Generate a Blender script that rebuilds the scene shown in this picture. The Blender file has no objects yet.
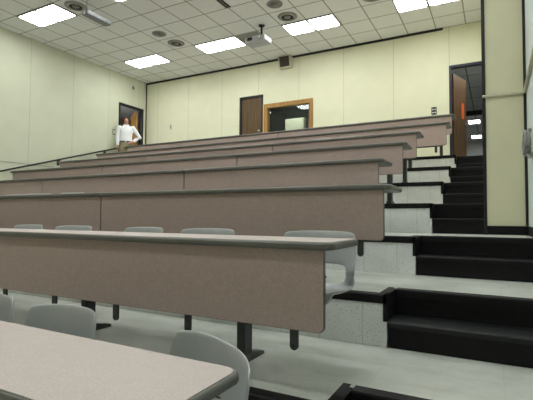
import bpy, bmesh, math, random
from mathutils import Vector, Matrix
random.seed(4)
C = bpy.context.scene.collection
PI = math.pi
sc = bpy.context.scene

# ---------------------------------------------------------------- dimensions (metres)
ZO = 1.528                      # eye height above the hall floor
RISE, GO = .3412, 1.1602        # tier height and tier depth
def LV(k): return RISE * (k + 1)                 # level of tier k (k = -1 is the hall floor)
def FR(k): return (.67, 1.8281)[k] if k < 2 else 2.8917 + GO * (k - 2)   # front edge of tier k
D = 10.2452                     # back wall
XL, XR, XP = -9.9069, .305, -.098  # left wall, right wall, left face of the pier
YP = 5.2                        # front face of the pier
YF = -4.2                       # wall behind the camera
HC = 4.3171 + ZO                # ceiling
XE = -.638                      # left edge of the aisle steps
TX, TY, X0 = .61, .6023, -4.1786  # ceiling grid

# ---------------------------------------------------------------- materials
def srgb(r, g, b):
    f = lambda c: (c / 255 / 12.92) if c <= 10 else ((c / 255 + .055) / 1.055) ** 2.4
    return (f(r), f(g), f(b), 1)
class NT:
    def __init__(s, name):
        s.m = bpy.data.materials.new(name); s.m.use_nodes = True
        s.t = s.m.node_tree; s.n = s.t.nodes; s.b = s.n['Principled BSDF']
        s.co = s.n.new('ShaderNodeTexCoord')
    def new(s, kind, **kw):
        n = s.n.new(kind)
        for k, v in kw.items(): setattr(n, k, v)
        return n
    def link(s, a, b): s.t.links.new(a, b)
    def math(s, op, a, b=None, c=None):
        n = s.n.new('ShaderNodeMath'); n.operation = op
        for i, v in enumerate((a, b, c)):
            if v is None: continue
            if isinstance(v, (int, float)): n.inputs[i].default_value = v
            else: s.link(v, n.inputs[i])
        return n.outputs[0]
    def noise(s, scale, detail=2, rough=.5, coord=None):
        n = s.n.new('ShaderNodeTexNoise'); n.inputs['Scale'].default_value = scale
        n.inputs['Detail'].default_value = detail; n.inputs['Roughness'].default_value = rough
        s.link(coord or s.co.outputs['Object'], n.inputs['Vector']); return n.outputs['Fac']
    def ramp(s, fac, stops):
        n = s.n.new('ShaderNodeValToRGB'); e = n.color_ramp.elements
        while len(e) < len(stops): e.new(.5)
        for q, (p, c) in zip(e, stops): q.position = p; q.color = c
        s.link(fac, n.inputs[0]); return n.outputs[0]
    def mix(s, fac, a, b):
        n = s.n.new('ShaderNodeMix'); n.data_type = 'RGBA'
        for sock, v in ((n.inputs['Factor'], fac), (n.inputs['A'], a), (n.inputs['B'], b)):
            pass
        ins = [i for i in n.inputs if i.type == 'RGBA']
        f = [i for i in n.inputs if i.type == 'VALUE'][0]
        if isinstance(fac, (int, float)): f.default_value = fac
        else: s.link(fac, f)
        for i, v in zip(ins, (a, b)):
            if isinstance(v, tuple): i.default_value = v
            else: s.link(v, i)
        return [o for o in n.outputs if o.type == 'RGBA'][0]
    def xyz(s):
        n = s.n.new('ShaderNodeSeparateXYZ'); s.link(s.co.outputs['Object'], n.inputs[0]); return n.outputs
    def line(s, v, origin, period, half):
        """1 on a thin line repeated every period"""
        q = s.math('DIVIDE', s.math('SUBTRACT', v, origin), period)
        f = s.math('FRACT', s.math('ADD', q, .5))
        return s.math('LESS_THAN', s.math('ABSOLUTE', s.math('SUBTRACT', f, .5)), half / period)
    def color(s, c):
        if isinstance(c, tuple): s.b.inputs['Base Color'].default_value = c
        else: s.link(c, s.b.inputs['Base Color'])
    def bump(s, h, strength=.2, dist=.01):
        n = s.n.new('ShaderNodeBump'); n.inputs['Strength'].default_value = strength
        n.inputs['Distance'].default_value = dist; s.link(h, n.inputs['Height']); s.link(n.outputs[0], s.b.inputs['Normal'])
    def done(s, rough=.5, spec=.5, metal=0):
        s.b.inputs['Roughness'].default_value = rough
        s.b.inputs['Specular IOR Level'].default_value = spec
        s.b.inputs['Metallic'].default_value = metal
        return s.m
def shade(c, k): return (c[0] * k, c[1] * k, c[2] * k, 1)
def plain(name, c, rough=.5, spec=.5, metal=0, var=.08, scale=12):
    t = NT(name); t.color(t.ramp(t.noise(scale, 3), [(.3, shade(c, 1 - var)), (.7, shade(c, 1 + var))]))
    return t.done(rough, spec, metal)
def emis(name, c, s):
    m = bpy.data.materials.new(name); m.use_nodes = True
    b = m.node_tree.nodes['Principled BSDF']
    b.inputs['Base Color'].default_value = (.8, .8, .8, 1)
    b.inputs['Emission Color'].default_value = c; b.inputs['Emission Strength'].default_value = s
    return m
def wall_mat(name, c, axis, origin, period):
    t = NT(name)
    o = t.xyz()
    base = t.ramp(t.noise(3, 3), [(.3, shade(c, .975)), (.7, shade(c, 1.025))])
    mp = t.new('ShaderNodeMapping'); mp.inputs['Scale'].default_value = (90, 90, 14)
    t.link(t.co.outputs['Object'], mp.inputs[0])
    weave = t.noise(1.0, 2, .6, mp.outputs[0])
    base = t.mix(t.math('MULTIPLY', weave, .10), base, shade(c, .8))
    if axis is not None:
        base = t.mix(t.math('MULTIPLY', t.line(o[axis], origin, period, .006), .42), base, shade(c, .3))
    t.color(base); t.bump(weave, .08, .004)
    return t.done(.62, .3)
CREAM = (.72, .715, .535, 1)
M = {}
M['wall_back'] = wall_mat('cream vinyl wall panels', CREAM, 0, -.862, 1.222)
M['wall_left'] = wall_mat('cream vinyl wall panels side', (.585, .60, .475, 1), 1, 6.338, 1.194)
M['wall_plain'] = wall_mat('cream vinyl wall', (.70, .675, .475, 1), None, 0, 1)
M['wall_right'] = wall_mat('pale grey vinyl wall', (.62, .68, .66, 1), None, 0, 1)
def ceil_mat():
    t = NT('ceiling tiles'); o = t.xyz()
    g = t.math('MAXIMUM', t.line(o[0], X0, TX, .013), t.line(o[1], D, TY, .013))
    n = t.noise(55, 3, .7)
    tile = t.ramp(n, [(.35, (.66, .665, .65, 1)), (.6, (.76, .765, .75, 1))])
    big = t.noise(.9, 2)
    tile = t.mix(t.math('MULTIPLY', big, .22), tile, (.56, .56, .54, 1))
    t.color(t.mix(g, tile, (.30, .29, .26, 1)))
    t.bump(t.math('SUBTRACT', t.math('MULTIPLY', n, .2), g), .3, .006)
    return t.done(.85, .15)
M['ceiling'] = ceil_mat()
def floor_mat():
    t = NT('pale vinyl floor tiles'); o = t.xyz()
    g = t.math('MAXIMUM', t.line(o[0], .03, .305, .0022), t.line(o[1], .1, .305, .0022))
    base = t.ramp(t.noise(2.2, 5, .65), [(.3, (.53, .545, .49, 1)), (.5, (.67, .69, .64, 1)), (.72, (.73, .75, .71, 1))])
    mp = t.new('ShaderNodeMapping'); mp.inputs['Scale'].default_value = (1.2, 6, 6)
    t.link(t.co.outputs['Object'], mp.inputs[0])
    scuff = t.ramp(t.noise(1.1, 4, .6, mp.outputs[0]), [(.52, (0, 0, 0, 1)), (.72, (1, 1, 1, 1))])
    base = t.mix(t.math('MULTIPLY', scuff, .45), base, (.36, .36, .27, 1))
    sp = t.ramp(t.noise(150, 2, .6), [(.66, (0, 0, 0, 1)), (.70, (1, 1, 1, 1))])
    base = t.mix(t.math('MULTIPLY', sp, .4), base, (.22, .2, .16, 1))
    t.color(t.mix(t.math('MULTIPLY', g, .14), base, (.26, .26, .22, 1)))
    return t.done(.28, .5)
M['floor'] = floor_mat()
def riser_mat():
    t = NT('white speckled riser board'); o = t.xyz()
    base = t.ramp(t.noise(4, 3), [(.3, (.66, .67, .65, 1)), (.7, (.75, .76, .74, 1))])
    sp = t.ramp(t.noise(75, 3, .65), [(.60, (0, 0, 0, 1)), (.65, (1, 1, 1, 1))])
    base = t.mix(t.math('MULTIPLY', sp, .75), base, (.13, .13, .12, 1))
    t.color(t.mix(t.math('MULTIPLY', t.line(o[0], -.80, .305, .002), .5), base, (.2, .2, .2, 1)))
    return t.done(.4, .4)
M['riser'] = riser_mat()
def laminate(name, c):
    t = NT(name)
    a = t.ramp(t.noise(130, 3, .7), [(.35, shade(c, .80)), (.5, c), (.68, shade(c, 1.22))])
    b = t.ramp(t.noise(28, 4, .6), [(.3, shade(c, .92)), (.7, (c[0] * 1.1, c[1] * 1.04, c[2] * 1.02, 1))])
    t.color(t.mix(.45, a, b)); return t.done(.42, .4)
M['laminate'] = laminate('taupe speckled laminate', (.405, .315, .29, 1))
M['laminate_lit'] = laminate('lit tone taupe desktop laminate', (.52, .455, .43, 1))  # same laminate as the panels, painted lighter for the lit look of the tops
M['edge'] = plain('grey rubber edge band', (.115, .115, .102, 1), .38, .5)
M['steel'] = plain('dark grey painted steel', (.040, .043, .040, 1), .42, .5)
M['shell'] = plain('grey moulded plastic', (.43, .445, .45, 1), .36, .5, 0, .04)
def rubber_mat():
    t = NT('black rubber'); o = t.xyz()
    n = t.noise(20, 4)
    t.color(t.ramp(n, [(.3, (.0035, .0035, .004, 1)), (.75, (.008, .008, .009, 1))]))
    t.bump(t.noise(160, 2), .15, .003)
    return t.done(.5, .22)
M['rubber'] = rubber_mat()
M['rubber_worn'] = plain('worn grey black rubber edge', (.014, .015, .016, 1), .45, .3, 0, .3, 40)
M['black'] = plain('black painted trim', (.010, .011, .013, 1), .45, .4)
M['bluetrim'] = plain('dark navy painted steel', (.012, .014, .032, 1), .4, .4)
def wood(name, c, k=1.0, rough=.42):
    t = NT(name)
    mp = t.new('ShaderNodeMapping'); mp.inputs['Scale'].default_value = (22 * k, 22 * k, 1.3)
    t.link(t.co.outputs['Object'], mp.inputs[0])
    n = t.noise(1.0, 5, .6, mp.outputs[0])
    t.color(t.ramp(n, [(.3, shade(c, .55)), (.5, c), (.72, shade(c, 1.4))])); t.bump(n, .06, .003)
    return t.done(rough, .4)
M['wood_dark'] = wood('brown oak veneer', (.095, .055, .02, 1))
M['wood_leaf'] = wood('brown varnished door veneer', (.10, .052, .021, 1), rough=.55)
M['wood_honey'] = wood('honey oak trim', (.36, .19, .045, 1))
M['wood_pale'] = wood('pale honey wood', (.55, .38, .17, 1))
M['white'] = plain('white plastic', (.72, .73, .70, 1), .4)
M['offwhite'] = plain('off white paint', (.60, .62, .58, 1), .5)
M['beige'] = plain('beige paint', (.55, .53, .40, 1), .5)
M['beigebox'] = plain('pale beige board', (.72, .72, .56, 1), .6)
M['silver'] = plain('silver grey plastic', (.42, .44, .47, 1), .3, .5, .2)
M['paleplastic'] = plain('pale bluish grey plastic', (.19, .20, .21, 1), .45)
M['chrome'] = plain('brushed metal', (.6, .6, .58, 1), .3, .5, .9, .03)
M['grille'] = plain('dark brown grille cloth', (.045, .032, .022, 1), .8)
M['greyring'] = plain('grey painted steel', (.24, .24, .22, 1), .5)
M['darkvoid'] = plain('dark duct', (.012, .012, .011, 1), .8)
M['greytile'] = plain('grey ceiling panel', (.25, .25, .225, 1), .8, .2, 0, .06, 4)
M['orange'] = plain('plain orange', (.75, .13, .02, 1), .5)
M['cable'] = plain('grey cable sheath', (.28, .28, .27, 1), .5)
M['boothwall'] = plain('dark grey booth wall', (.10, .105, .105, 1), .8)
M['hallceil'] = plain('grey hallway ceiling', (.45, .46, .46, 1), .8)
M['hallwall'] = plain('grey hallway wall', (.42, .43, .40, 1), .7)
M['vestwall'] = plain('brown grey vestibule wall', (.27, .21, .16, 1), .7)
M['vestceil'] = plain('grey blue vestibule ceiling', (.55, .58, .64, 1), .7)
M['skin'] = plain('skin', (.42, .22, .16, 1), .5)
M['hair'] = plain('dark brown hair', (.022, .012, .009, 1), .6, .4, 0, .3, 60)
M['shirt'] = plain('white cotton shirt', (.80, .81, .85, 1), .8, .2, 0, .02)
M['khaki'] = plain('khaki cotton', (.25, .215, .14, 1), .85, .2)
M['leather'] = plain('dark brown leather', (.03, .018, .012, 1), .5)
M['eye'] = plain('dark eye', (.02, .015, .012, 1), .3)
M['lip'] = plain('lip', (.36, .14, .11, 1), .5)
LIGHT = 19.0
M['lamp'] = emis('lit acrylic diffuser', (.97, 1, .97, 1), LIGHT)
M['fill_booth'] = emis('booth fill diffuser', (.95, 1, .95, 1), 26.0)
M['lamp_hall'] = emis('lit hallway diffuser', (1, 1, .96, 1), 14.0)
def glass():
    m = bpy.data.materials.new('booth glass'); m.use_nodes = True; t = m.node_tree; n = t.nodes
    n.remove(n['Principled BSDF']); out = n['Material Output']
    g = n.new('ShaderNodeBsdfGlossy'); g.inputs['Roughness'].default_value = .02
    tr = n.new('ShaderNodeBsdfTransparent'); tr.inputs[0].default_value = (.82, .86, .85, 1)
    fr = n.new('ShaderNodeFresnel'); fr.inputs[0].default_value = 1.45
    mx = n.new('ShaderNodeMixShader')
    t.links.new(fr.outputs[0], mx.inputs[0]); t.links.new(tr.outputs[0], mx.inputs[1]); t.links.new(g.outputs[0], mx.inputs[2])
    t.links.new(mx.outputs[0], out.inputs[0]); return m
M['glass'] = glass()

# ---------------------------------------------------------------- mesh builder
class MB:
    def __init__(s): s.b = bmesh.new()
    def box(s, x0, x1, y0, y1, z0, z1):
        v = [s.b.verts.new(p) for p in ((x0,y0,z0),(x1,y0,z0),(x1,y1,z0),(x0,y1,z0),(x0,y0,z1),(x1,y0,z1),(x1,y1,z1),(x0,y1,z1))]
        for f in ((3,2,1,0),(4,5,6,7),(0,1,5,4),(1,2,6,5),(2,3,7,6),(3,0,4,7)): s.b.faces.new([v[i] for i in f])
        return s
    def prism(s, pts, lo, hi, axis):
        """polygon (a,b) extruded along axis; axis z: (x,y); y: (x,z); x: (y,z)"""
        put = {'z': lambda a, b, t: (a, b, t), 'y': lambda a, b, t: (a, t, b), 'x': lambda a, b, t: (t, a, b)}[axis]
        lo_v = [s.b.verts.new(put(a, b, lo)) for a, b in pts]; hi_v = [s.b.verts.new(put(a, b, hi)) for a, b in pts]
        s.b.faces.new(lo_v); s.b.faces.new(hi_v[::-1]); n = len(pts)
        for i in range(n): s.b.faces.new((lo_v[i], hi_v[i], hi_v[(i+1) % n], lo_v[(i+1) % n]))
        return s
    def tube(s, pts, r, n=10, caps=True):
        pts = [Vector(p) for p in pts]; rs = r if isinstance(r, (list, tuple)) else [r] * len(pts); rings = []
        for i, p in enumerate(pts):
            t = (pts[min(i+1, len(pts)-1)] - pts[max(i-1, 0)]).normalized()
            a = Vector((0, 0, 1)) if abs(t.z) < .9 else Vector((1, 0, 0))
            u = t.cross(a).normalized(); w = t.cross(u)
            rings.append([s.b.verts.new(p + rs[i] * (math.cos(2*PI*k/n) * u + math.sin(2*PI*k/n) * w)) for k in range(n)])
        for a, b in zip(rings, rings[1:]):
            for k in range(n): s.b.faces.new((a[k], a[(k+1) % n], b[(k+1) % n], b[k]))
        if caps: s.b.faces.new(rings[0][::-1]); s.b.faces.new(rings[-1])
        return s
    def lathe(s, prof, n=28, c=(0, 0, 0)):
        """closed profile of (r, z) turned about z"""
        rings = []
        for k in range(n):
            a = 2*PI*k/n
            rings.append([s.b.verts.new((c[0] + r*math.cos(a), c[1] + r*math.sin(a), c[2] + z)) for r, z in prof])
        m = len(prof)
        for k in range(n):
            a, b = rings[k], rings[(k+1) % n]
            for i in range(m): s.b.faces.new((a[i], b[i], b[(i+1) % m], a[(i+1) % m]))
        return s
    def ball(s, c, r, sub=2):
        r = r if isinstance(r, tuple) else (r, r, r)
        bmesh.ops.create_icosphere(s.b, subdivisions=sub, radius=1, matrix=Matrix.Translation(c) @ Matrix.Diagonal((*r, 1)))
        return s
    def turn(s, mat): bmesh.ops.transform(s.b, matrix=mat, verts=s.b.verts); return s
    def build(s, name, mat, parent=None, smooth=False, bevel=0, seg=2):
        bmesh.ops.recalc_face_normals(s.b, faces=s.b.faces)
        me = bpy.data.meshes.new(name); s.b.to_mesh(me); s.b.free(); me.materials.append(mat)
        if smooth: me.polygons.foreach_set('use_smooth', [True] * len(me.polygons))
        o = bpy.data.objects.new(name, me); C.objects.link(o)
        if parent: o.parent = parent
        if bevel:
            b = o.modifiers.new('bevel', 'BEVEL'); b.width = bevel; b.segments = seg; b.limit_method = 'ANGLE'; b.angle_limit = .7
        return o
def rrect(x0, x1, y0, y1, r, n=6):
    """rounded rectangle; r = radius or the four radii (x0y0, x1y0, x1y1, x0y1)"""
    r = r if isinstance(r, tuple) else (r,) * 4; out = []
    for (cx, cy, a0, q) in ((x0, y0, PI, r[0]), (x1, y0, 1.5*PI, r[1]), (x1, y1, 0, r[2]), (x0, y1, .5*PI, r[3])):
        ox = cx + (q if cx == x0 else -q); oy = cy + (q if cy == y0 else -q)
        if q <= 0: out.append((cx, cy)); continue
        for i in range(n + 1):
            a = a0 + .5 * PI * i / n; out.append((ox + q * math.cos(a), oy + q * math.sin(a)))
    return out
def tag(o, label, cat, group=None):
    o['label'] = label; o['category'] = cat
    if group: o['group'] = group
    return o
def thing(name, label, cat, loc=(0, 0, 0), rz=0, group=None):
    o = bpy.data.objects.new(name, None); C.objects.link(o); o.location = loc; o.rotation_euler = (0, 0, rz); o.empty_display_size = .1
    return tag(o, label, cat, group)
def struct(o): o['kind'] = 'structure'; return o
def copy_tree(o, parent=None):
    c = o.copy(); C.objects.link(c)
    if parent: c.parent = parent
    for ch in list(o.children): copy_tree(ch, c)
    return c

# ---------------------------------------------------------------- setting: floor, tiers, steps
fm = MB().box(XL, XR, YF, FR(0) + .28, -.15, 0)
for k in range(8):
    z0, z1 = LV(k - 1) - .0, LV(k)
    yb = FR(k + 1) if k < 7 else D
    xr = XR if k < 4 else XP
    fm.box(XL, XE, FR(k), yb + (.0 if k == 7 else .0), -.15, z1)
    ya = FR(k) + .28; yb2 = (FR(k + 1) + .28) if k < 7 else D + .12
    if k == 3:      # the pier stands on this tier
        fm.box(XE, XR, ya, YP, -.15, z1); fm.box(XE, XP, YP, yb2, -.15, z1)
    else: fm.box(XE, xr, ya, yb2, -.15, z1)
floor = struct(fm.build('floor', M['floor']))
for k in range(8):
    MB().box(XL, XE, FR(k) - .012, FR(k) - .0005, LV(k-1) + .001, LV(k) - .05).build('tier_riser', M['riser'], floor)
    MB().prism([(FR(k) - .022, LV(k) - .055), (FR(k) + .0, LV(k) - .055), (FR(k), LV(k) + .0005), (FR(k) + .055, LV(k) + .0005), (FR(k) + .055, LV(k) + .004), (FR(k) - .015, LV(k) + .004), (FR(k) - .022, LV(k) - .003)], XL, XE, 'x').build('tier_nosing', M['rubber'], floor)
    # side edge of the recess where the aisle steps cut into the tier
    m = MB().box(XE - .022, XE + .004, FR(k) - .022, FR(k) + .29, LV(k) - RISE / 2, LV(k) + .004)
    m.box(XE - .06, XE - .02, FR(k) + .055, FR(k) + .33, LV(k) + .0005, LV(k) + .004)
    m.build('step_side_trim', M['rubber'], floor)
for k in range(8):
    y0, y1, zl, zm, zt = FR(k), FR(k) + .28, LV(k-1), LV(k-1) + RISE / 2, LV(k)
    xr = (XR if k < 4 else XP) - .001
    s = struct(MB().box(XE + .005, xr, y0, y1 - .002, zl + .001, zm - .006).build('aisle_step', M['rubber']))
    MB().prism([(y0 - .02, zm - .035), (y0 - .001, zm - .035), (y0 - .001, zm - .005), (y1 - .004, zm - .005), (y1 - .004, zm), (y0 - .014, zm), (y0 - .02, zm - .006)], XE + .005, xr, 'x').build('tread_cover', M['rubber_worn'] if k < 3 else M['rubber'], s)
    MB().box(XE + .005, xr, y1 - .014, y1 - .002, zm + .0005, zt - .05).build('riser_cover', M['rubber'], s)
    MB().prism([(y1 - .03, zt - .05), (y1 - .002, zt - .05), (y1 - .002, zt + .0005), (y1 + .05, zt + .0005), (y1 + .05, zt + .004), (y1 - .024, zt + .004), (y1 - .03, zt - .004)], XE + .005, xr, 'x').build('step_nosing', M['rubber'], s)

# ---------------------------------------------------------------- walls with their openings
def wall_holes(name, mat, a0, a1, z0, z1, holes, put):
    """wall spanning a0..a1 with rectangular holes (h0, h1, zlo, zhi), built of boxes"""
    m = MB(); holes = sorted(holes); cur = a0
    for h0, h1, zl, zh in holes:
        put(m, cur, h0, z0, z1)
        if zl > z0: put(m, h0, h1, z0, zl)
        put(m, h0, h1, zh, z1); cur = h1
    put(m, cur, a1, z0, z1)
    return struct(m.build(name, mat))
T7 = LV(7)
DC = (-6.36, -5.60, T7, 3.405 + ZO)         # small brown door
WN = (-5.575, -4.125, 1.95 + ZO, 3.115 + ZO)   # booth window
DR = (-.868, XP, T7, 3.425 + ZO)            # right hand doorway
wall_holes('wall_back', M['wall_back'], XL - .1, XP + .4, -.15, HC, [DC, WN, DR], lambda m, a, b, c, d: m.box(a, b, D, D + .12, c, d))
DL = (9.106, 10.11, T7, 3.44 + ZO)
wall_holes('wall_left', M['wall_left'], YF, D, -.15, HC, [DL], lambda m, a, b, c, d: m.box(XL - .1, XL, a, b, c, d))
struct(MB().box(XR, XR + .12, YF, YP, -.15, HC).build('wall_right', M['wall_right']))
struct(MB().box(XP, XR + .12, YP, D, -.15, HC).build('wall_pier', M['wall_plain']))
struct(MB().box(XL - .1, XR + .12, YF - .12, YF, -.15, HC).build('wall_front', M['wall_plain']))
struct(MB().box(XL - .1, XR + .12, YF - .12, D + .12, HC, HC + .1).build('ceiling', M['ceiling']))
# trims
struct(MB().box(XL, -.985, D - .025, D, HC - .05, HC).build('trim_1', M['black']))
struct(MB().box(XL, XL + .02, D - .03, D - .0, T7, HC - .05).build('trim_2', M['black']))
struct(MB().box(XP - .012, XP + .022, YP - .012, YP + .03, LV(3), HC).build('trim_3', M['black']))
struct(MB().box(XR - .026, XR, YP - .014, YP, LV(3) + .1, HC).build('trim_4', M['black']))
struct(MB().box(XP + .022, XR, YP - .012, YP, LV(3) + .004, LV(3) + .095).build('baseboard_pier', M['rubber']))
struct(MB().box(XR - .012, XR, FR(3) + .34, YP - .015, LV(3) + .004, LV(3) + .095).build('baseboard_right', M['rubber']))
struct(MB().box(XL, XL + .012, 2.5, 7.0, 1.243 + ZO, 1.255 + ZO).build('trim_5', M['greyring']))

# small brown door in the back wall
d = struct(MB().box(DC[0] + .05, DC[1] - .05, D + .03, D + .07, T7 + .004, DC[3] - .05).build('door_1', M['wood_dark']))
MB().box(DC[0], DC[0] + .05, D - .012, D + .1, T7, DC[3]).box(DC[1] - .05, DC[1], D - .012, D + .1, T7, DC[3]).box(DC[0], DC[1], D - .012, D + .1, DC[3] - .05, DC[3]).build('door_frame', M['black'], d)
kx, kz = -5.715, 2.40 + ZO
MB().tube([(kx, D + .03, kz), (kx, D - .03, kz)], .012).ball((kx, D - .045, kz), .03).build('door_knob', M['chrome'], d, True)
# booth window: oak frame, glass, and the booth behind
w = struct(MB().box(WN[0], WN[0] + .11, D - .02, D + .12, WN[2], WN[3]).box(WN[1] - .11, WN[1], D - .02, D + .12, WN[2], WN[3])
    .box(WN[0] + .11, WN[1] - .11, D - .02, D + .12, WN[3] - .11, WN[3]).box(WN[0] + .11, WN[1] - .11, D - .02, D + .12, WN[2], WN[2] + .08).build('window_1', M['wood_honey']))
MB().prism([(D + .05, WN[2] + .08), (D + .056, WN[2] + .08), (D + .0635, WN[3] - .11), (D + .0575, WN[3] - .11)], WN[0] + .11, WN[1] - .11, 'x').build('window_pane', M['glass'], w)
struct(MB().box(DC[1] + .005, DC[1] + .03, D - .025, D, T7, WN[3] - .01).build('trim_6', M['wood_pale']))
bx0, bx1, by1 = -7.6, -3.2, D + 2.4
bz1 = 3.7 + ZO
struct(MB().box(bx0, bx1, by1, by1 + .1, T7, bz1).build('wall_booth_back', M['boothwall']))
struct(MB().box(bx0 - .1, bx0, D + .12, by1, T7, bz1).build('wall_booth_left', M['boothwall']))
struct(MB().box(bx1, bx1 + .1, D + .12, by1, T7, bz1).build('wall_booth_right', M['boothwall']))
struct(MB().box(bx0, bx1, D + .12, by1, bz1, bz1 + .1).build('ceiling_booth', M['boothwall']))
struct(MB().box(bx0, bx1, D + .12, by1, T7 - .1, T7).build('floor_booth', M['boothwall']))

# right doorway: navy frame, open leaf, corridor beyond
d = struct(MB().box(DR[0], DR[0] + .045, D - .02, D + .13, T7, DR[3]).box(DR[0] + .045, DR[1] - .002, D - .02, D + .13, DR[3] - .05, DR[3]).build('door_2', M['bluetrim']))
hinge = Vector((-.79, D + .14, 0)); ang = math.radians(72)
lf = MB().box(0, .70, 0, .042, T7 + .01, 3.29 + ZO).build('door_leaf', M['wood_leaf'], d)
lf.location = hinge; lf.rotation_euler = (0, 0, ang)
o = MB().prism(rrect(.43, .56, 2.33 + ZO, 2.70 + ZO, .04), -.006, -.0005, 'y').build('orange_patch', M['orange'], lf)  # plain orange patch on the leaf face
o['label'] = 'orange patch on the open brown door'
MB().tube([(.645, 0, 1.02 + T7), (.645, -.05, 1.02 + T7)], .01).tube([(.645, -.05, 1.02 + T7), (.53, -.055, 1.02 + T7)], .01).build('door_handle', M['chrome'], lf, True)
hx0, hx1, hy1, hz = -2.2, .9, 23.6, 3.9 + ZO
hw = MB().box(hx0 - .1, hx0, D + .13, hy1, T7, hz).box(hx1, hx1 + .1, D + .13, hy1, T7, hz).box(hx0, hx1, hy1, hy1 + .1, T7, hz)
struct(hw.build('wall_corridor', M['hallwall']))
def hall_ceil():
    t = NT('corridor ceiling grid'); o = t.xyz()
    g = t.math('MAXIMUM', t.line(o[0], -.62, 1.22, .016), t.line(o[1], D, 1.22, .02))
    t.color(t.mix(g, (.52, .54, .56, 1), (.14, .14, .14, 1))); return t.done(.85, .2)
struct(MB().box(hx0, hx1, D + .13, hy1, hz, hz + .1).build('ceiling_corridor', hall_ceil()))
struct(MB().box(hx0, hx1, D + .12, hy1, T7 - .1, T7).build('floor_corridor', M['floor']))
struct(MB().box(hx0, hx1, 16.9, 17.05, hz - .16, hz).build('trim_7', M['black']))
struct(MB().box(-1.2, -.2, hy1 - .03, hy1, T7, hz - .42).build('door_4', M['hallceil']))
for n, (y0, y1, ph) in enumerate(((18.35, 19.0, 'nearer'), (21.75, 22.5, 'farther'))):
    cx = -.685 if n == 0 else -.72
    t = thing('corridor_light', '%s of the two lit ceiling lights seen through the right doorway' % ph, 'ceiling light', (cx, (y0 + y1) / 2, hz), 0, 'lights in the corridor')
    h = (y1 - y0) / 2
    MB().box(-.24, .24, -h - .03, -h, -.05, 0).box(-.24, .24, h, h + .03, -.05, 0).box(-.24, -.2, -h, h, -.05, 0).box(.2, .24, -h, h, -.05, 0).build('frame', M['white'], t)
    MB().box(-.2, .2, -h, h, -.045, -.01).build('diffuser', M['lamp_hall'], t)

t = thing('corridor_light', 'added unseen light just inside the right doorway, above the open leaf', 'ceiling light', (-.1, 11.0, hz), 0, 'lights in the corridor')  # extra light out of view, added to brighten the near corridor ceiling
MB().box(-.34, .34, -.60, -.57, -.05, 0).box(-.34, .34, .57, .60, -.05, 0).box(-.34, -.3, -.57, .57, -.05, 0).box(.3, .34, -.57, .57, -.05, 0).build('frame', M['white'], t)
MB().box(-.3, .3, -.57, .57, -.045, -.01).build('diffuser', M['lamp_hall'], t)

# left doorway: black frame, brown vestibule beyond with an open wooden leaf
d = struct(MB().box(XL - .11, XL + .02, DL[0], DL[0] + .045, T7, DL[3]).box(XL - .11, XL + .02, DL[1] - .06, DL[1], T7, DL[3]).box(XL - .11, XL + .02, DL[0] + .045, DL[1] - .06, DL[3] - .05, DL[3]).build('door_3', M['black']))
MB().box(XL, XL + .018, DL[1] + .002, DL[1] + .03, T7, DL[3] - .1).box(XL, XL + .018, DL[0] - .03, DL[0] - .002, T7, 2.4 + ZO).build('door_stop', M['white'], d)
lf = MB().box(0, .85, 0, .042, T7 + .01, DL[3] - .06).build('door_leaf', M['wood_honey'], d)
lf.location = (XL - .13, DL[1] - .11, 0); lf.rotation_euler = (0, 0, math.radians(147))
vx, vy0, vy1, vz = -12.6, 8.2, 12.6, 3.80 + ZO
vw = MB().box(vx - .1, vx, vy0, vy1, T7, vz).box(vx, XL - .1, vy1, vy1 + .1, T7, vz).box(vx, XL - .1, vy0 - .1, vy0, T7, vz).box(XL - .2, XL - .1, D + .12, vy1, T7, vz)
struct(vw.build('wall_vestibule', M['vestwall']))
struct(MB().box(vx, XL - .1, vy0, vy1, vz, vz + .1).build('ceiling_vestibule', M['vestceil']))
struct(MB().box(vx, XL - .1, vy0, vy1, T7 - .1, T7).build('floor_vestibule', M['floor']))
# ---------------------------------------------------------------- ceiling fittings
def at_tile(i, j): return (X0 + i * TX, D + j * TY, HC)
def ceiling_light(i, j, label):
    x, y, z = at_tile(i + 1, j + .5)
    t = thing('ceiling_light', label, 'ceiling light', (x, y, z), 0, 'fluorescent ceiling lights')
    a, b = TX - .004, TY / 2 - .004
    m = MB().box(-a, a, -b, -b + .025, -.022, 0).box(-a, a, b - .025, b, -.022, 0)
    for x0, x1 in ((-a, -a + .025), (-.026, .026), (a - .025, a)): m.box(x0, x1, -b + .025, b - .025, -.022, 0)
    m.build('frame', M['greyring'], t, bevel=.003)
    for x0, x1 in ((-a + .026, -.027), (.027, a - .026)):
        MB().prism(rrect(x0, x1, -b + .026, b - .026, .055), -.018, -.004, 'z').build('diffuser', M['lamp'], t)
    return t
for i, txt in ((-8, 'far left lit ceiling light nearest the corner above the man'), (-4, 'lit ceiling light just left of the ceiling projector'),
               (0, 'lit ceiling light right of the projector above the wall speaker'), (4, 'lit ceiling light at the top right by the cream pier')):
    ceiling_light(i, -3, txt)
ceiling_light(-8, -8, 'lit ceiling light at the top left beside the hanging grey box')
ceiling_light(-4, -8, 'lit ceiling light at the top edge, only a corner in view')
FRONT = [(0, -8), (4, -8), (-4, -13), (0, -13), (4, -13), (-4, -18), (0, -18), (4, -18)]
for i, j in FRONT: ceiling_light(i, j, 'lit ceiling light above the front rows, out of view')
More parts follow.
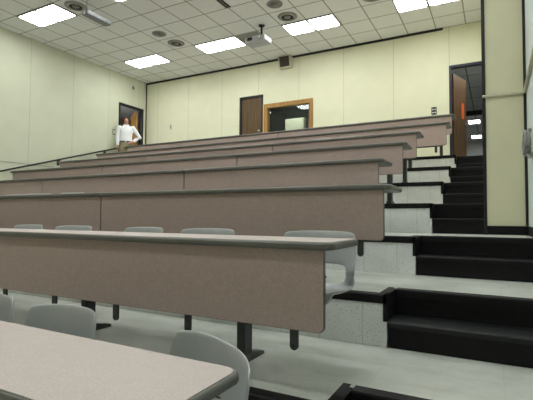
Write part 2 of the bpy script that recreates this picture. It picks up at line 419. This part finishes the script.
def disc(name, i, j, label, dark):
    x, y, z = at_tile(i + .5, j + .5)
    t = thing(name, label, 'ceiling speaker' if not dark else 'air vent', (x, y, z), 0, 'round ceiling fittings')
    if dark:
        MB().lathe([(.13, 0), (.21, 0), (.21, -.012), (.14, -.035), (.13, -.03)]).build('rim', M['greyring'], t, True)
        MB().lathe([(.0, -.002), (.125, -.002), (.125, -.012), (.0, -.012)]).build('duct', M['darkvoid'], t)
        MB().lathe([(.0, -.03), (.075, -.02), (.075, -.016), (.0, -.016)]).build('cone', M['greyring'], t, True)
    else:
        MB().lathe([(.135, 0), (.165, 0), (.165, -.01), (.135, -.016)]).build('rim', M['greyring'], t, True)
        MB().lathe([(.0, 0), (.134, 0), (.134, -.012), (.0, -.014)]).build('grille', M['greyring'], t, True)
disc('ceiling_speaker', -5, -5, 'flat grey round ceiling speaker above the left doorway', False)
disc('air_vent', -5, -4, 'dark round ceiling vent between the two left lights', True)
disc('ceiling_speaker', 0, -5, 'flat grey round ceiling speaker near the top edge', False)
disc('air_vent', 0, -4, 'dark round ceiling vent right of the projector', True)
disc('air_vent', -6, -8, 'dark round ceiling vent beside the top left light', True)
disc('air_vent', 3, -4, 'round ceiling vent cut by the top edge, left of the top right light', True)
t = thing('slot_vent', 'narrow black slot vent in the ceiling at the top edge', 'air vent', (-4.77, 6.86, HC))
MB().box(-.055, -.045, -.36, .34, -.012, 0).box(.045, .055, -.36, .34, -.012, 0).box(-.055, .055, -.37, -.36, -.012, 0).box(-.055, .055, .34, .35, -.012, 0).build('frame', M['black'], t)
MB().box(-.044, .044, -.359, .339, -.004, 0).build('slot', M['darkvoid'], t)
MB().box(-.006, .006, -.359, .339, -.012, -.005).build('blade', M['greyring'], t)
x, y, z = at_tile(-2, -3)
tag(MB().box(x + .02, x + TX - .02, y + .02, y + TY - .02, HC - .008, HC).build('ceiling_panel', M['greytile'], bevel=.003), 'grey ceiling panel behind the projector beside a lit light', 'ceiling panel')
# projector on its pole
t = thing('projector', 'silver grey projector hanging from a black pole under the ceiling', 'projector', (-4.66, 8.16, 3.985 + ZO))
MB().prism(rrect(-.25, .25, -.06, .30, .03), -.055, .055, 'z').build('body', M['silver'], t, bevel=.008)
MB().box(-.18, -.06, -.068, -.058, -.035, .035).build('vent_panel', M['black'], t)
MB().tube([(.13, -.055, .0), (.13, -.085, .0)], .035, 16).build('lens_barrel', M['greyring'], t, True)
MB().lathe([(0, -.092), (.03, -.089), (.03, -.084), (0, -.084)], 16).turn(Matrix.Translation((.13, 0, 0)) @ Matrix.Rotation(-PI/2, 4, 'X') ).build('lens', M['white'], t, True)
MB().box(.251, .256, -.02, .1, -.03, .03).build('side_plate', M['white'], t)
MB().tube([(.09, .10, .055), (.09, .10, HC - 3.985 - ZO - .02)], .022, 12).build('pole', M['black'], t, True)
MB().lathe([(0, -.02), (.07, -.02), (.07, 0), (0, 0)], 20).turn(Matrix.Translation((.09, .10, HC - 3.985 - ZO))).build('ceiling_plate', M['black'], t)
# hanging grey box at the top left
t = thing('hanging_unit', 'pale grey box hanging from the ceiling on a thin pole beside the top left light', 'ceiling unit', (-7.05, 5.62, 4.0 + ZO))
MB().prism(rrect(-.10, .10, -.06, .54, .05), -.035, .045, 'z').build('body', M['paleplastic'], t, bevel=.015)
MB().prism(rrect(-.03, .03, -.035, .035, .012), -.064, -.06, 'y').build('white_lens', M['white'], t)
MB().tube([(0, .0, .05), (0, .0, HC - 4.0 - ZO)], .016, 10).build('pole', M['greyring'], t, True)
# wall speaker
t = thing('wall_speaker', 'small beige loudspeaker box high on the back wall under the ceiling', 'speaker', (-4.885, D, 4.15 + ZO))
MB().prism([(-.001, -.15), (-.001, .13), (-.19, .15), (-.12, -.15)], -.18, .18, 'x').build('cabinet', M['beige'], t, bevel=.008)
MB().prism([(-.118, -.125), (-.19, .125), (-.198, .125), (-.126, -.125)], -.14, .14, 'x').build('grille', M['grille'], t)
MB().box(.06, .16, -.20, -.13, .15, .165).build('mounting_bracket', M['white'], t)
# plates on the walls
def plate(name, label, cat, loc, face, w_, h_, mat, mat2):
    """face: 'y' on the back wall, 'x' on the left wall"""
    t = thing(name, label, cat, loc, 0 if face == 'y' else PI / 2)
    MB().prism(rrect(-w_/2, w_/2, -h_/2, h_/2, .008), -.012, .003, 'y').build('plate', mat, t, bevel=.002)
    MB().box(-w_*.22, w_*.22, -.02, -.0121, -h_*.30, h_*.30).build('toggle', mat2, t)
    return t
t = plate('thermostat', 'small beige thermostat on the back wall right of the corner', 'thermostat', (-8.865, D, 2.806 + ZO), 'y', .09, .16, M['beige'], M['greyring'])
t = plate('light_switch', 'white light switch plate left of the left doorway', 'light switch', (XL, 8.93, 2.505 + ZO), 'x', .10, .17, M['greyring'], M['white'])
t = thing('switch_plate', 'black switch plate with four pale buttons left of the right doorway', 'switch plate', (-1.19, D, 2.445 + ZO))
MB().prism(rrect(-.055, .055, -.085, .085, .008), -.014, 0, 'y').build('plate', M['black'], t)
for bx in (-.024, .024):
    for bz in (-.04, .03): MB().box(bx - .013, bx + .013, -.02, -.0141, bz - .012, bz + .016).build('button', M['white'], t)
t = thing('wall_hook', 'tiny dark fitting on the left wall above the doorway', 'wall fitting', (XL, 9.65, 4.017 + ZO), PI / 2)
MB().box(-.02, .02, -.012, 0, -.06, .06).build('plate', M['greyring'], t)
MB().tube([(0, -.012, .03), (0, -.045, .0), (0, -.05, -.04)], .012, 8).build('hook', M['black'], t, True)
# booth furniture
t = thing('beige_box', 'pale beige box standing behind the booth glass', 'box', (-5.07, D + 1.0, T7 + .90))
MB().prism(rrect(-.295, .295, -.10, .10, .02), 0, 2.87 + ZO - T7 - .90, 'z').build('cabinet', M['beigebox'], t, bevel=.01)
MB().box(-.26, .26, -.106, -.1, .05, 2.82 + ZO - T7 - .90).build('panel', M['beigebox'], t, bevel=.002)
t = thing('bench', 'dark bench inside the booth carrying the pale beige box', 'bench', (-5.07, D + 1.0, T7))
MB().box(-.8, .9, -.25, .35, .86, .8995).build('bench_top', M['boothwall'], t)
for lx in (-.75, .85):
    for ly in (-.2, .3): MB().box(lx - .02, lx + .02, ly - .02, ly + .02, 0, .86).build('leg', M['steel'], t)
t = thing('vestibule_fill_lamp', 'added unseen pendant lamp in the vestibule behind the left doorway', 'lamp', (-11.2, 9.3, vz))  # unseen lamp put in so the vestibule is not black
MB().tube([(0, 0, 0), (0, 0, -.52)], .012, 8).build('pendant_rod', M['steel'], t, True)
MB().prism(rrect(-.3, .3, -.3, .3, .06), -.64, -.52, 'z').build('diffuser', M['lamp_hall'], t)
t = thing('booth_fill_light', 'added unseen light inside the booth behind the window', 'ceiling light', (-5.0, D + .5, bz1))  # added out of view to brighten the booth interior
MB().box(-.64, .64, -.20, .20, -.03, 0).build('frame', M['white'], t)
MB().box(-.6, .6, -.16, .16, -.045, -.0301).build('diffuser', M['fill_booth'], t)
# handrail along the left wall
t = thing('handrail', 'black sloping handrail along the left wall', 'handrail', (XL, 2.2, LV(1)))
rz = lambda y: 1.022 + (y - 5.685) * .3033 + ZO - LV(1)
MB().tube([(.0, 2.2 - 2.2, rz(2.2)), (.075, 2.2 - 2.2, rz(2.2)), (.075, 6.87, rz(9.07)), (.0, 6.87, rz(9.07))], .021, 12).build('rail', M['black'], t, True)
for y in (2.9, 4.4, 7.135, 8.6):
    z = rz(y); q = y - 2.2
    o = MB().prism(rrect(q - .035, q + .035, z - .15, z - .02, .01), .0, .016, 'x').tube([(.016, q, z - .08), (.07, q, z - .075), (.075, q, z - .018)], .012, 8).build('bracket', M['grille'], t)
# conduit on the pier and the right wall
zc = 1.335 + ZO
tag(MB().tube([(XP - .005, YP - .029, zc), (XP + .03, YP - .017, zc), (XR - .04, YP - .017, zc), (XR - .017, YP - .04, zc), (XR - .017, 1.2, zc)], .016, 10).build('conduit', M['beige'], smooth=True), 'thin beige conduit running across the cream pier and along the right wall', 'conduit')
# grey cable loop on the right wall
t = thing('cable_coil', 'grey coiled cable hanging on the right wall beside the pier', 'cable', (XR, 4.60, .71 + ZO))
MB().box(-.03, -.0, -.02, .02, .10, .13).build('hook', M['cable'], t)
pts = []
for k in range(61):
    a = 2 * PI * k / 20; pts.append((-.028 - .012 * math.sin(k / 60 * PI * 3) - .009 * (k // 20), .12 * math.sin(a) * (1 + .05 * (k // 20)), -.01 + .10 * math.cos(a) + .006 * (k // 20)))
MB().tube(pts, .017, 8).build('coil', M['cable'], t, True)
MB().tube([(-.03, -.05, -.10), (-.03, -.14, -.15), (-.025, -.26, -.17), (-.02, -.42, -.15)], .012, 8).build('loose_end', M['cable'], t, True)

# ---------------------------------------------------------------- lecture desks
DEP, ZB, ZT = .43, .355, .70
def desk(row, x0, x1, label, legs, tabs, end_r=False, end_l=False, y0=None, lift=0):
    """one desk unit: x0..x1 panel extent, legs and tabs as x positions"""
    y = FR(row - 1) if y0 is None else y0
    t = thing('lecture_desk', label, 'desk', ((x0 + x1) / 2, y, LV(row - 1)), 0, 'lecture desks')
    cx = (x0 + x1) / 2; a, b = x0 - cx + .003, x1 - cx - .003
    ta, tb = a - (.06 if end_l else 0), b + (.05 if end_r else 0)
    r = (.055 if end_l else 0, .055 if end_r else 0, .045 if end_r else 0, .045 if end_l else 0)
    zb, zt = ZB + lift - (.032 if row == 2 else 0), ZT + lift
    e = MB().prism(rrect(ta, tb, -.022, DEP, r), zt, zt + .036, 'z').build('edge_band', M['edge'], None, bevel=.014, seg=4)
    top = MB().prism(rrect(ta + .013 * end_l, tb - .013 * end_r, -.010, DEP - .013, r), zt + .0361, zt + .038, 'z').build('desktop', M['laminate_lit'], t)
    e.parent = top
    pr = (.03 if end_l else 0, .03 if end_r else 0, .006, .006)
    core = MB().prism(rrect(a, b, zb, zt - .0005, pr), .018, .034, 'y').build('panel_core', M['edge'], None)
    pan = MB().prism(rrect(a + .004, b - .004, zb + .004, zt - .001, pr), .012, .0178, 'y').build('modesty_panel', M['laminate'], t)
    core.parent = pan
    MB().box(a + .12, (legs[0] - cx + .03) if row == 1 else b - .12, .285, .325, .385, .414).build('support_rail', M['steel'], t)
    for lx in legs:
        lx -= cx
        g = MB().box(lx - .028, lx + .028, .326, .412, .03, zt - .001).box(lx - .05, lx + .05, .10, .411, zt - .03, zt - .001).build('leg', M['steel'], t, bevel=.004)
        MB().prism([(.29, 0), (.56, 0), (.56, .018), (.43, .048), (.31, .048), (.29, .03)], lx - .032, lx + .032, 'x').build('foot', M['steel'], g, bevel=.004)
    for lx in tabs:
        lx -= cx
        g = MB().prism(rrect(lx - .021, lx + .021, .242 + lift - (.018 if row == 2 else 0), .50, (.02, .02, 0, 0)), .0345, .046, 'y').build('hanger_bracket', M['steel'], t)
        MB().tube([(lx, .0345, .265 + lift - (.018 if row == 2 else 0)), (lx, .030, .265 + lift - (.018 if row == 2 else 0))], .007, 8).build('bolt', M['black'], g)
    return t
ORD = {1: 'nearest', 2: 'second', 3: 'third', 4: 'fourth', 5: 'fifth', 6: 'sixth', 7: 'seventh', 8: 'topmost'}
desk(1, -3.5, -.712, 'nearest taupe desk with its pale desktop in view at bottom left', (-1.35, -2.75), (-.85, -1.5, -2.05, -2.62, -3.15), end_r=True, y0=.685)
desk(2, -3.56, -.684, 'long grey-edged taupe desk of the second row with five chairs behind', (-1.315, -2.66), (-.845, -1.475, -2.02, -2.59, -3.14), end_r=True)
desk(2, -6.4, -3.56, 'taupe desk cut by the left edge behind the left end of the second row', (-4.06, -5.6), (-3.75, -4.35, -4.95, -5.5, -6.1), end_l=True)
ROWS = {3: (-.656, [-3.374, -6.1]), 4: (-.967, [-3.302, -5.992, -8.7]), 5: (-.957, [-3.283, -6.057, -8.666]), 6: (-.977, [-3.302, -6.151, -8.80]),
        7: (-.685, [-3.424, -6.223, -8.94]), 8: (-.694, [-4.376, -7.182, -9.103])}
for row, (xr, js) in ROWS.items():
    xs = [xr] + js
    for n in range(len(js)):
        place = ('right end', 'middle', 'left end')[n] if len(js) == 3 else ('right end', 'left part')[n]
        lab = 'taupe desk with grey edge at the %s of the %s row' % (place, ORD[row] if row == 8 else ORD[row] + (' row up' if 0 else ''))
        lab = lab + (' from the front' if row < 8 else '')
        x1, x0 = xs[n], xs[n + 1]
        desk(row, x0, x1, lab, (-4.01, -4.86, -6.02) if row == 3 and n == 1 else (x1 - (.64 if row in (3, 7) else .23), (x0 + x1) / 2 - .1, x0 + .55), [x1 - .17 - .6 * k for k in range(int((x1 - x0) / .6))],
             end_r=(n == 0), end_l=(n == 2), lift=.045 if row == 8 else 0)

# ---------------------------------------------------------------- chairs
PROF = [(.272, .772), (.262, .71), (.250, .63), (.243, .572), (.236, .525), (.222, .462), (.168, .426), (.06, .428), (-.07, .438), (-.165, .450), (-.215, .440), (-.232, .415)]
US = [-1, -.88, -.7, -.45, -.15, .15, .45, .7, .88, 1]
def shell_point(i, u):
    if i != int(i):
        p, q, f = shell_point(int(i), u), shell_point(int(i) + 1, u), i - int(i)
        return tuple(m_ * (1 - f) + n_ * f for m_, n_ in zip(p, q))
    y, z = PROF[i]
    back = i <= 4
    w = [.224, .236, .24, .24, .238, .235, .23, .23, .23, .228, .222, .215][i]
    a = abs(u)
    if back:
        y -= .085 * a ** 2.6; z -= (.012 if i == 0 else 0) * a ** 5
        if i >= 3: y -= .03 * a ** 3
    else:
        z += (.055 if i == 5 else .03 if i < 10 else .012) * a ** 4
        if i == 5: y -= .09 * a ** 3
    return (w * u, y, z)
def shell(rows, hole):
    m = MB(); V = {}
    for i in rows:
        for k, u in enumerate(US): V[i, k] = m.b.verts.new(shell_point(i, u))
    for i, j in zip(rows, rows[1:]):
        for k in range(len(US) - 1):
            if (i, j) in hole and 2 <= k <= 6: continue
            m.b.faces.new((V[i, k], V[i, k+1], V[j, k+1], V[j, k]))
    lone = [v for v in m.b.verts if not v.link_faces]
    for v in lone: m.b.verts.remove(v)
    return m
def finish_shell(o):
    s = o.modifiers.new('thickness', 'SOLIDIFY'); s.thickness = .013; s.offset = 0
    s = o.modifiers.new('smooth', 'SUBSURF'); s.levels = 2; s.render_levels = 2
def make_chair():
    t = thing('lecture_chair', '', 'chair', (0, 0, 0), 0, 'grey shell chairs behind the desks')
    finish_shell(shell([0, 1, 2, 3, 4, 4.35], [(3, 4), (4, 4.35)]).build('backrest', M['shell'], t, True))
    finish_shell(shell([4, 5, 6, 7, 8, 9, 10, 11], [(4, 5)]).build('seat', M['shell'], t, True))
    MB().box(-.12, .12, -.13, .13, .4145, .426).build('mounting_bracket', M['steel'], t, bevel=.003)
    return t
CH = [  # x, y, turn in degrees, tier, label
    (-1.74, 1.10, 0, 0, 'grey plastic chair behind the nearest desk, second from its right end'),
    (-1.02, 1.085, -21, 0, 'grey plastic chair turned sideways at the right end of the nearest desk'),
    (-2.34, 1.10, 4, 0, 'grey plastic chair behind the nearest desk, cut by the left edge'),
    (-.935, 2.22, 0, 1, 'grey plastic chair at the right end of the second row with its open back showing'),
    (-1.75, 2.22, 0, 1, 'grey plastic chair back second from the right in the second row'),
    (-2.385, 2.24, -8, 1, 'grey plastic chair back third from the right in the second row'),
    (-3.13, 2.22, 0, 1, 'grey plastic chair back fourth from the right in the second row'),
    (-3.76, 2.22, -4, 1, 'grey plastic chair back fifth from the right in the second row'),
    (-4.42, 2.22, 0, 1, 'grey plastic chair back cut by the left edge in the second row'),
    (-4.56, 3.29, 0, 2, 'grey chair top edge showing above the third row, rightmost of three'),
    (-5.18, 3.29, 12, 2, 'grey chair top edge showing above the third row, middle of three'),
    (-5.72, 3.29, 0, 2, 'grey chair top edge showing above the third row, leftmost of three'),
]
proto = make_chair()
for n, (x, y, a, k, lab) in enumerate(CH):
    c = proto if n == 0 else copy_tree(proto)
    c.location = (x, y, LV(k)); c.rotation_euler = (0, math.radians(6) if n == 1 else 0, math.radians(a)); c['label'] = lab
    if k == 2: c.scale.z = 1.045
    if n == 1: c.scale.z = .965

# ---------------------------------------------------------------- the man in the left doorway
PX, PY = -9.45, 8.98
man = thing('person', 'person in a white shirt and khaki trousers standing in the left doorway, hand on hip', 'person', (PX, PY, T7), math.radians(42))
def limb(m, pts):
    """tapered run of (x, y, z, r); closed by balls so the union is smooth"""
    m.tube([p[:3] for p in pts], [p[3] for p in pts], 12)
    for p in pts: m.ball(p[:3], p[3], 2)
def torso(m, rows):
    """rows of (z, half width, half depth, y)"""
    rings = []
    for z, a, b, y in rows: rings.append([m.b.verts.new((a * math.cos(2*PI*k/20), y + b * math.sin(2*PI*k/20), z)) for k in range(20)])
    for p, q in zip(rings, rings[1:]):
        for k in range(20): m.b.faces.new((p[k], p[(k+1) % 20], q[(k+1) % 20], q[k]))
    m.b.faces.new(rings[0][::-1]); m.b.faces.new(rings[-1])
def remesh(o, vox, it=4):
    r = o.modifiers.new('union', 'REMESH'); r.mode = 'VOXEL'; r.voxel_size = vox; r.use_smooth_shade = True
    s = o.modifiers.new('smooth', 'SMOOTH'); s.factor = .5; s.iterations = it
    return o
def arm_pts(side):
    # side +1 is his left arm: hand on the hip; -1 his right arm hangs down
    if side > 0: return (.185, .0, 1.385), (.375, .06, 1.13), (.195, -.055, .985)
    return (-.185, .0, 1.385), (-.235, .02, 1.10), (-.225, -.05, .86)
b = MB()
torso(b, [(.80, .13, .09, 0), (.90, .165, .105, 0), (1.0, .155, .10, 0), (1.12, .14, .095, 0), (1.28, .165, .105, 0), (1.38, .165, .09, .005), (1.44, .09, .065, .01), (1.47, .055, .055, .01)])
limb(b, [(0, .01, 1.42, .056), (0, -.005, 1.52, .052)])
b.ball((0, -.012, 1.60), (.072, .092, .108), 3); b.ball((0, -.04, 1.548), (.052, .058, .052), 3)
b.ball((0, -.105, 1.592), (.012, .018, .022), 2); b.ball((0, -.098, 1.605), (.009, .012, .03), 2)
for s in (-1, 1):
    b.ball((s * .074, .0, 1.595), (.012, .02, .032), 2)
    limb(b, [(s * .09, 0, .88, .088), (s * .10, -.01, .48, .058), (s * .105, .015, .30, .056), (s * .11, .02, .09, .038)])
    limb(b, [(s * .11, .02, .05, .04), (s * .12, -.06, .04, .04), (s * .125, -.14, .03, .034)])
    S, E_, W_ = arm_pts(s)
    limb(b, [(*S, .052), (*[(p + q) / 2 for p, q in zip(S, E_)], .047), (*E_, .040), (*[(p + q) / 2 for p, q in zip(E_, W_)], .036), (*W_, .027)])
    if s > 0:   # palm on the hip: fingers forward round the belt, thumb behind
        wx, wy, wz = W_
        limb(b, [(wx, wy, wz, .026), (wx - .03, wy - .03, wz - .03, .03), (wx - .05, wy - .05, wz - .045, .028)])
        for f in range(4):
            q = -.018 + .014 * f; ln = (.07, .08, .075, .058)[f]
            limb(b, [(wx - .05, wy - .055, wz - .03 + q, .0095), (wx - .05 - ln * .6, wy - .072, wz - .045 + q, .009), (wx - .05 - ln, wy - .076, wz - .06 + q, .008)])
        limb(b, [(wx - .02, wy - .005, wz - .03, .012), (wx - .03, wy + .04, wz - .05, .011), (wx - .035, wy + .07, wz - .055, .009)])
    else:
        wx, wy, wz = W_
        limb(b, [(wx, wy, wz, .026), (wx, wy - .012, wz - .05, .03), (wx, wy - .02, wz - .085, .028)])
        for f in range(4):
            q = -.036 + .02 * f; ln = (.07, .085, .08, .06)[f]
            limb(b, [(wx + .004, wy - .02 + q, wz - .095, .0095), (wx + .010, wy - .022 + q, wz - .095 - ln * .55, .009), (wx + .026, wy - .02 + q, wz - .095 - ln, .008)])
        limb(b, [(wx + .005, wy - .04, wz - .04, .012), (wx + .015, wy - .068, wz - .075, .011), (wx + .022, wy - .075, wz - .105, .009)])
remesh(b.build('body', M['skin'], man), .0065, 3)
h = MB(); h.ball((0, .010, 1.636), (.094, .104, .098), 3); h.ball((0, .045, 1.575), (.092, .072, .105), 3)
h.ball((.03, -.055, 1.672), (.055, .04, .032), 2); h.ball((-.04, -.05, 1.672), (.05, .04, .032), 2)
for s in (-1, 1): h.ball((s * .078, -.015, 1.60), (.024, .05, .075), 2)
remesh(h.build('hair', M['hair'], man), .008, 2)
for s in (-1, 1): MB().ball((s * .027, -.091, 1.612), (.011, .008, .008), 2).build('eye', M['eye'], man, True)
MB().ball((0, -.093, 1.553), (.022, .008, .006), 2).build('mouth', M['lip'], man, True)
s_ = MB()
torso(s_, [(.985, .178, .122, 0), (1.02, .176, .122, 0), (1.12, .165, .118, 0), (1.28, .188, .125, 0), (1.38, .195, .112, .005), (1.435, .12, .085, .01), (1.475, .068, .066, .01)])
for s in (-1, 1):
    S, E_, W_ = arm_pts(s)
    mid = [(p + q) / 2 for p, q in zip(S, E_)]; mid2 = [(p + q) / 2 for p, q in zip(E_, W_)]; cuff = [p * .12 + q * .88 for p, q in zip(E_, W_)]
    limb(s_, [(*S, .072), (*mid, .064), (*E_, .058), (*mid2, .052), (*cuff, .042)])
shirt = remesh(s_.build('shirt', M['shirt'], man), .011, 4)
cl = MB()
for s in (-1, 1): cl.tube([(s * .06, .03, 1.485), (s * .058, -.03, 1.48), (s * .02, -.07, 1.455)], .014, 8)
cl.build('collar', M['shirt'], shirt, True)
for k in range(5): MB().ball((0, -.121 + .0012 * k, 1.08 + .07 * k), (.007, .004, .007), 2).build('button', M['offwhite'], shirt, True)
tr = MB()
torso(tr, [(.80, .17, .115, 0), (.88, .186, .122, 0), (.975, .172, .116, 0)])
for s in (-1, 1): limb(tr, [(s * .09, 0, .84, .102), (s * .10, -.01, .48, .082), (s * .105, .01, .28, .076), (s * .11, .02, .09, .072)])
remesh(tr.build('trousers', M['khaki'], man), .011, 4)
bl = MB(); torso(bl, [(.955, .180, .124, 0), (.99, .180, .124, 0)]); bt = bl.build('belt', M['leather'], man)
MB().box(-.022, .022, -.130, -.122, .956, .990).build('buckle', M['chrome'], bt, bevel=.002)
for s in (-1, 1):
    sh = MB(); limb(sh, [(s * .11, .045, .045, .046), (s * .12, -.05, .042, .048), (s * .125, -.15, .034, .036)])
    sh.box(s * .115 - .043, s * .115 + .043, -.16, .08, .0, .03)
    remesh(sh.build('shoe', M['leather'], man), .01, 2)

# ---------------------------------------------------------------- camera, world, render look
cam = bpy.data.cameras.new('camera'); co = bpy.data.objects.new('camera', cam); C.objects.link(co)
yaw, pitch, roll = .4909, .0418, .007
fwd = Vector((-math.sin(yaw) * math.cos(pitch), math.cos(yaw) * math.cos(pitch), math.sin(pitch)))
r0 = Vector((math.cos(yaw), math.sin(yaw), 0)); u0 = r0.cross(fwd)
r = math.cos(roll) * r0 + math.sin(roll) * u0; u = -math.sin(roll) * r0 + math.cos(roll) * u0
mw = Matrix((r, u, -fwd)).transposed().to_4x4(); mw.translation = (0, 0, ZO); co.matrix_world = mw
cam.sensor_width = 36; cam.lens = 36 * 427.8955 / 533; cam.clip_start = .02; cam.clip_end = 100
sc.camera = co
wd = bpy.data.worlds.new('world'); sc.world = wd; wd.use_nodes = True
wd.node_tree.nodes['Background'].inputs[0].default_value = (0, 0, 0, 1)
sc.view_settings.view_transform = 'Standard'; sc.view_settings.look = 'None'; sc.view_settings.gamma = 1; sc.view_settings.use_curve_mapping = False
sc.view_settings.exposure = 0
sc.cycles.use_denoising = True; sc.cycles.max_bounces = 8; sc.cycles.diffuse_bounces = 5; sc.cycles.sample_clamp_indirect = 6
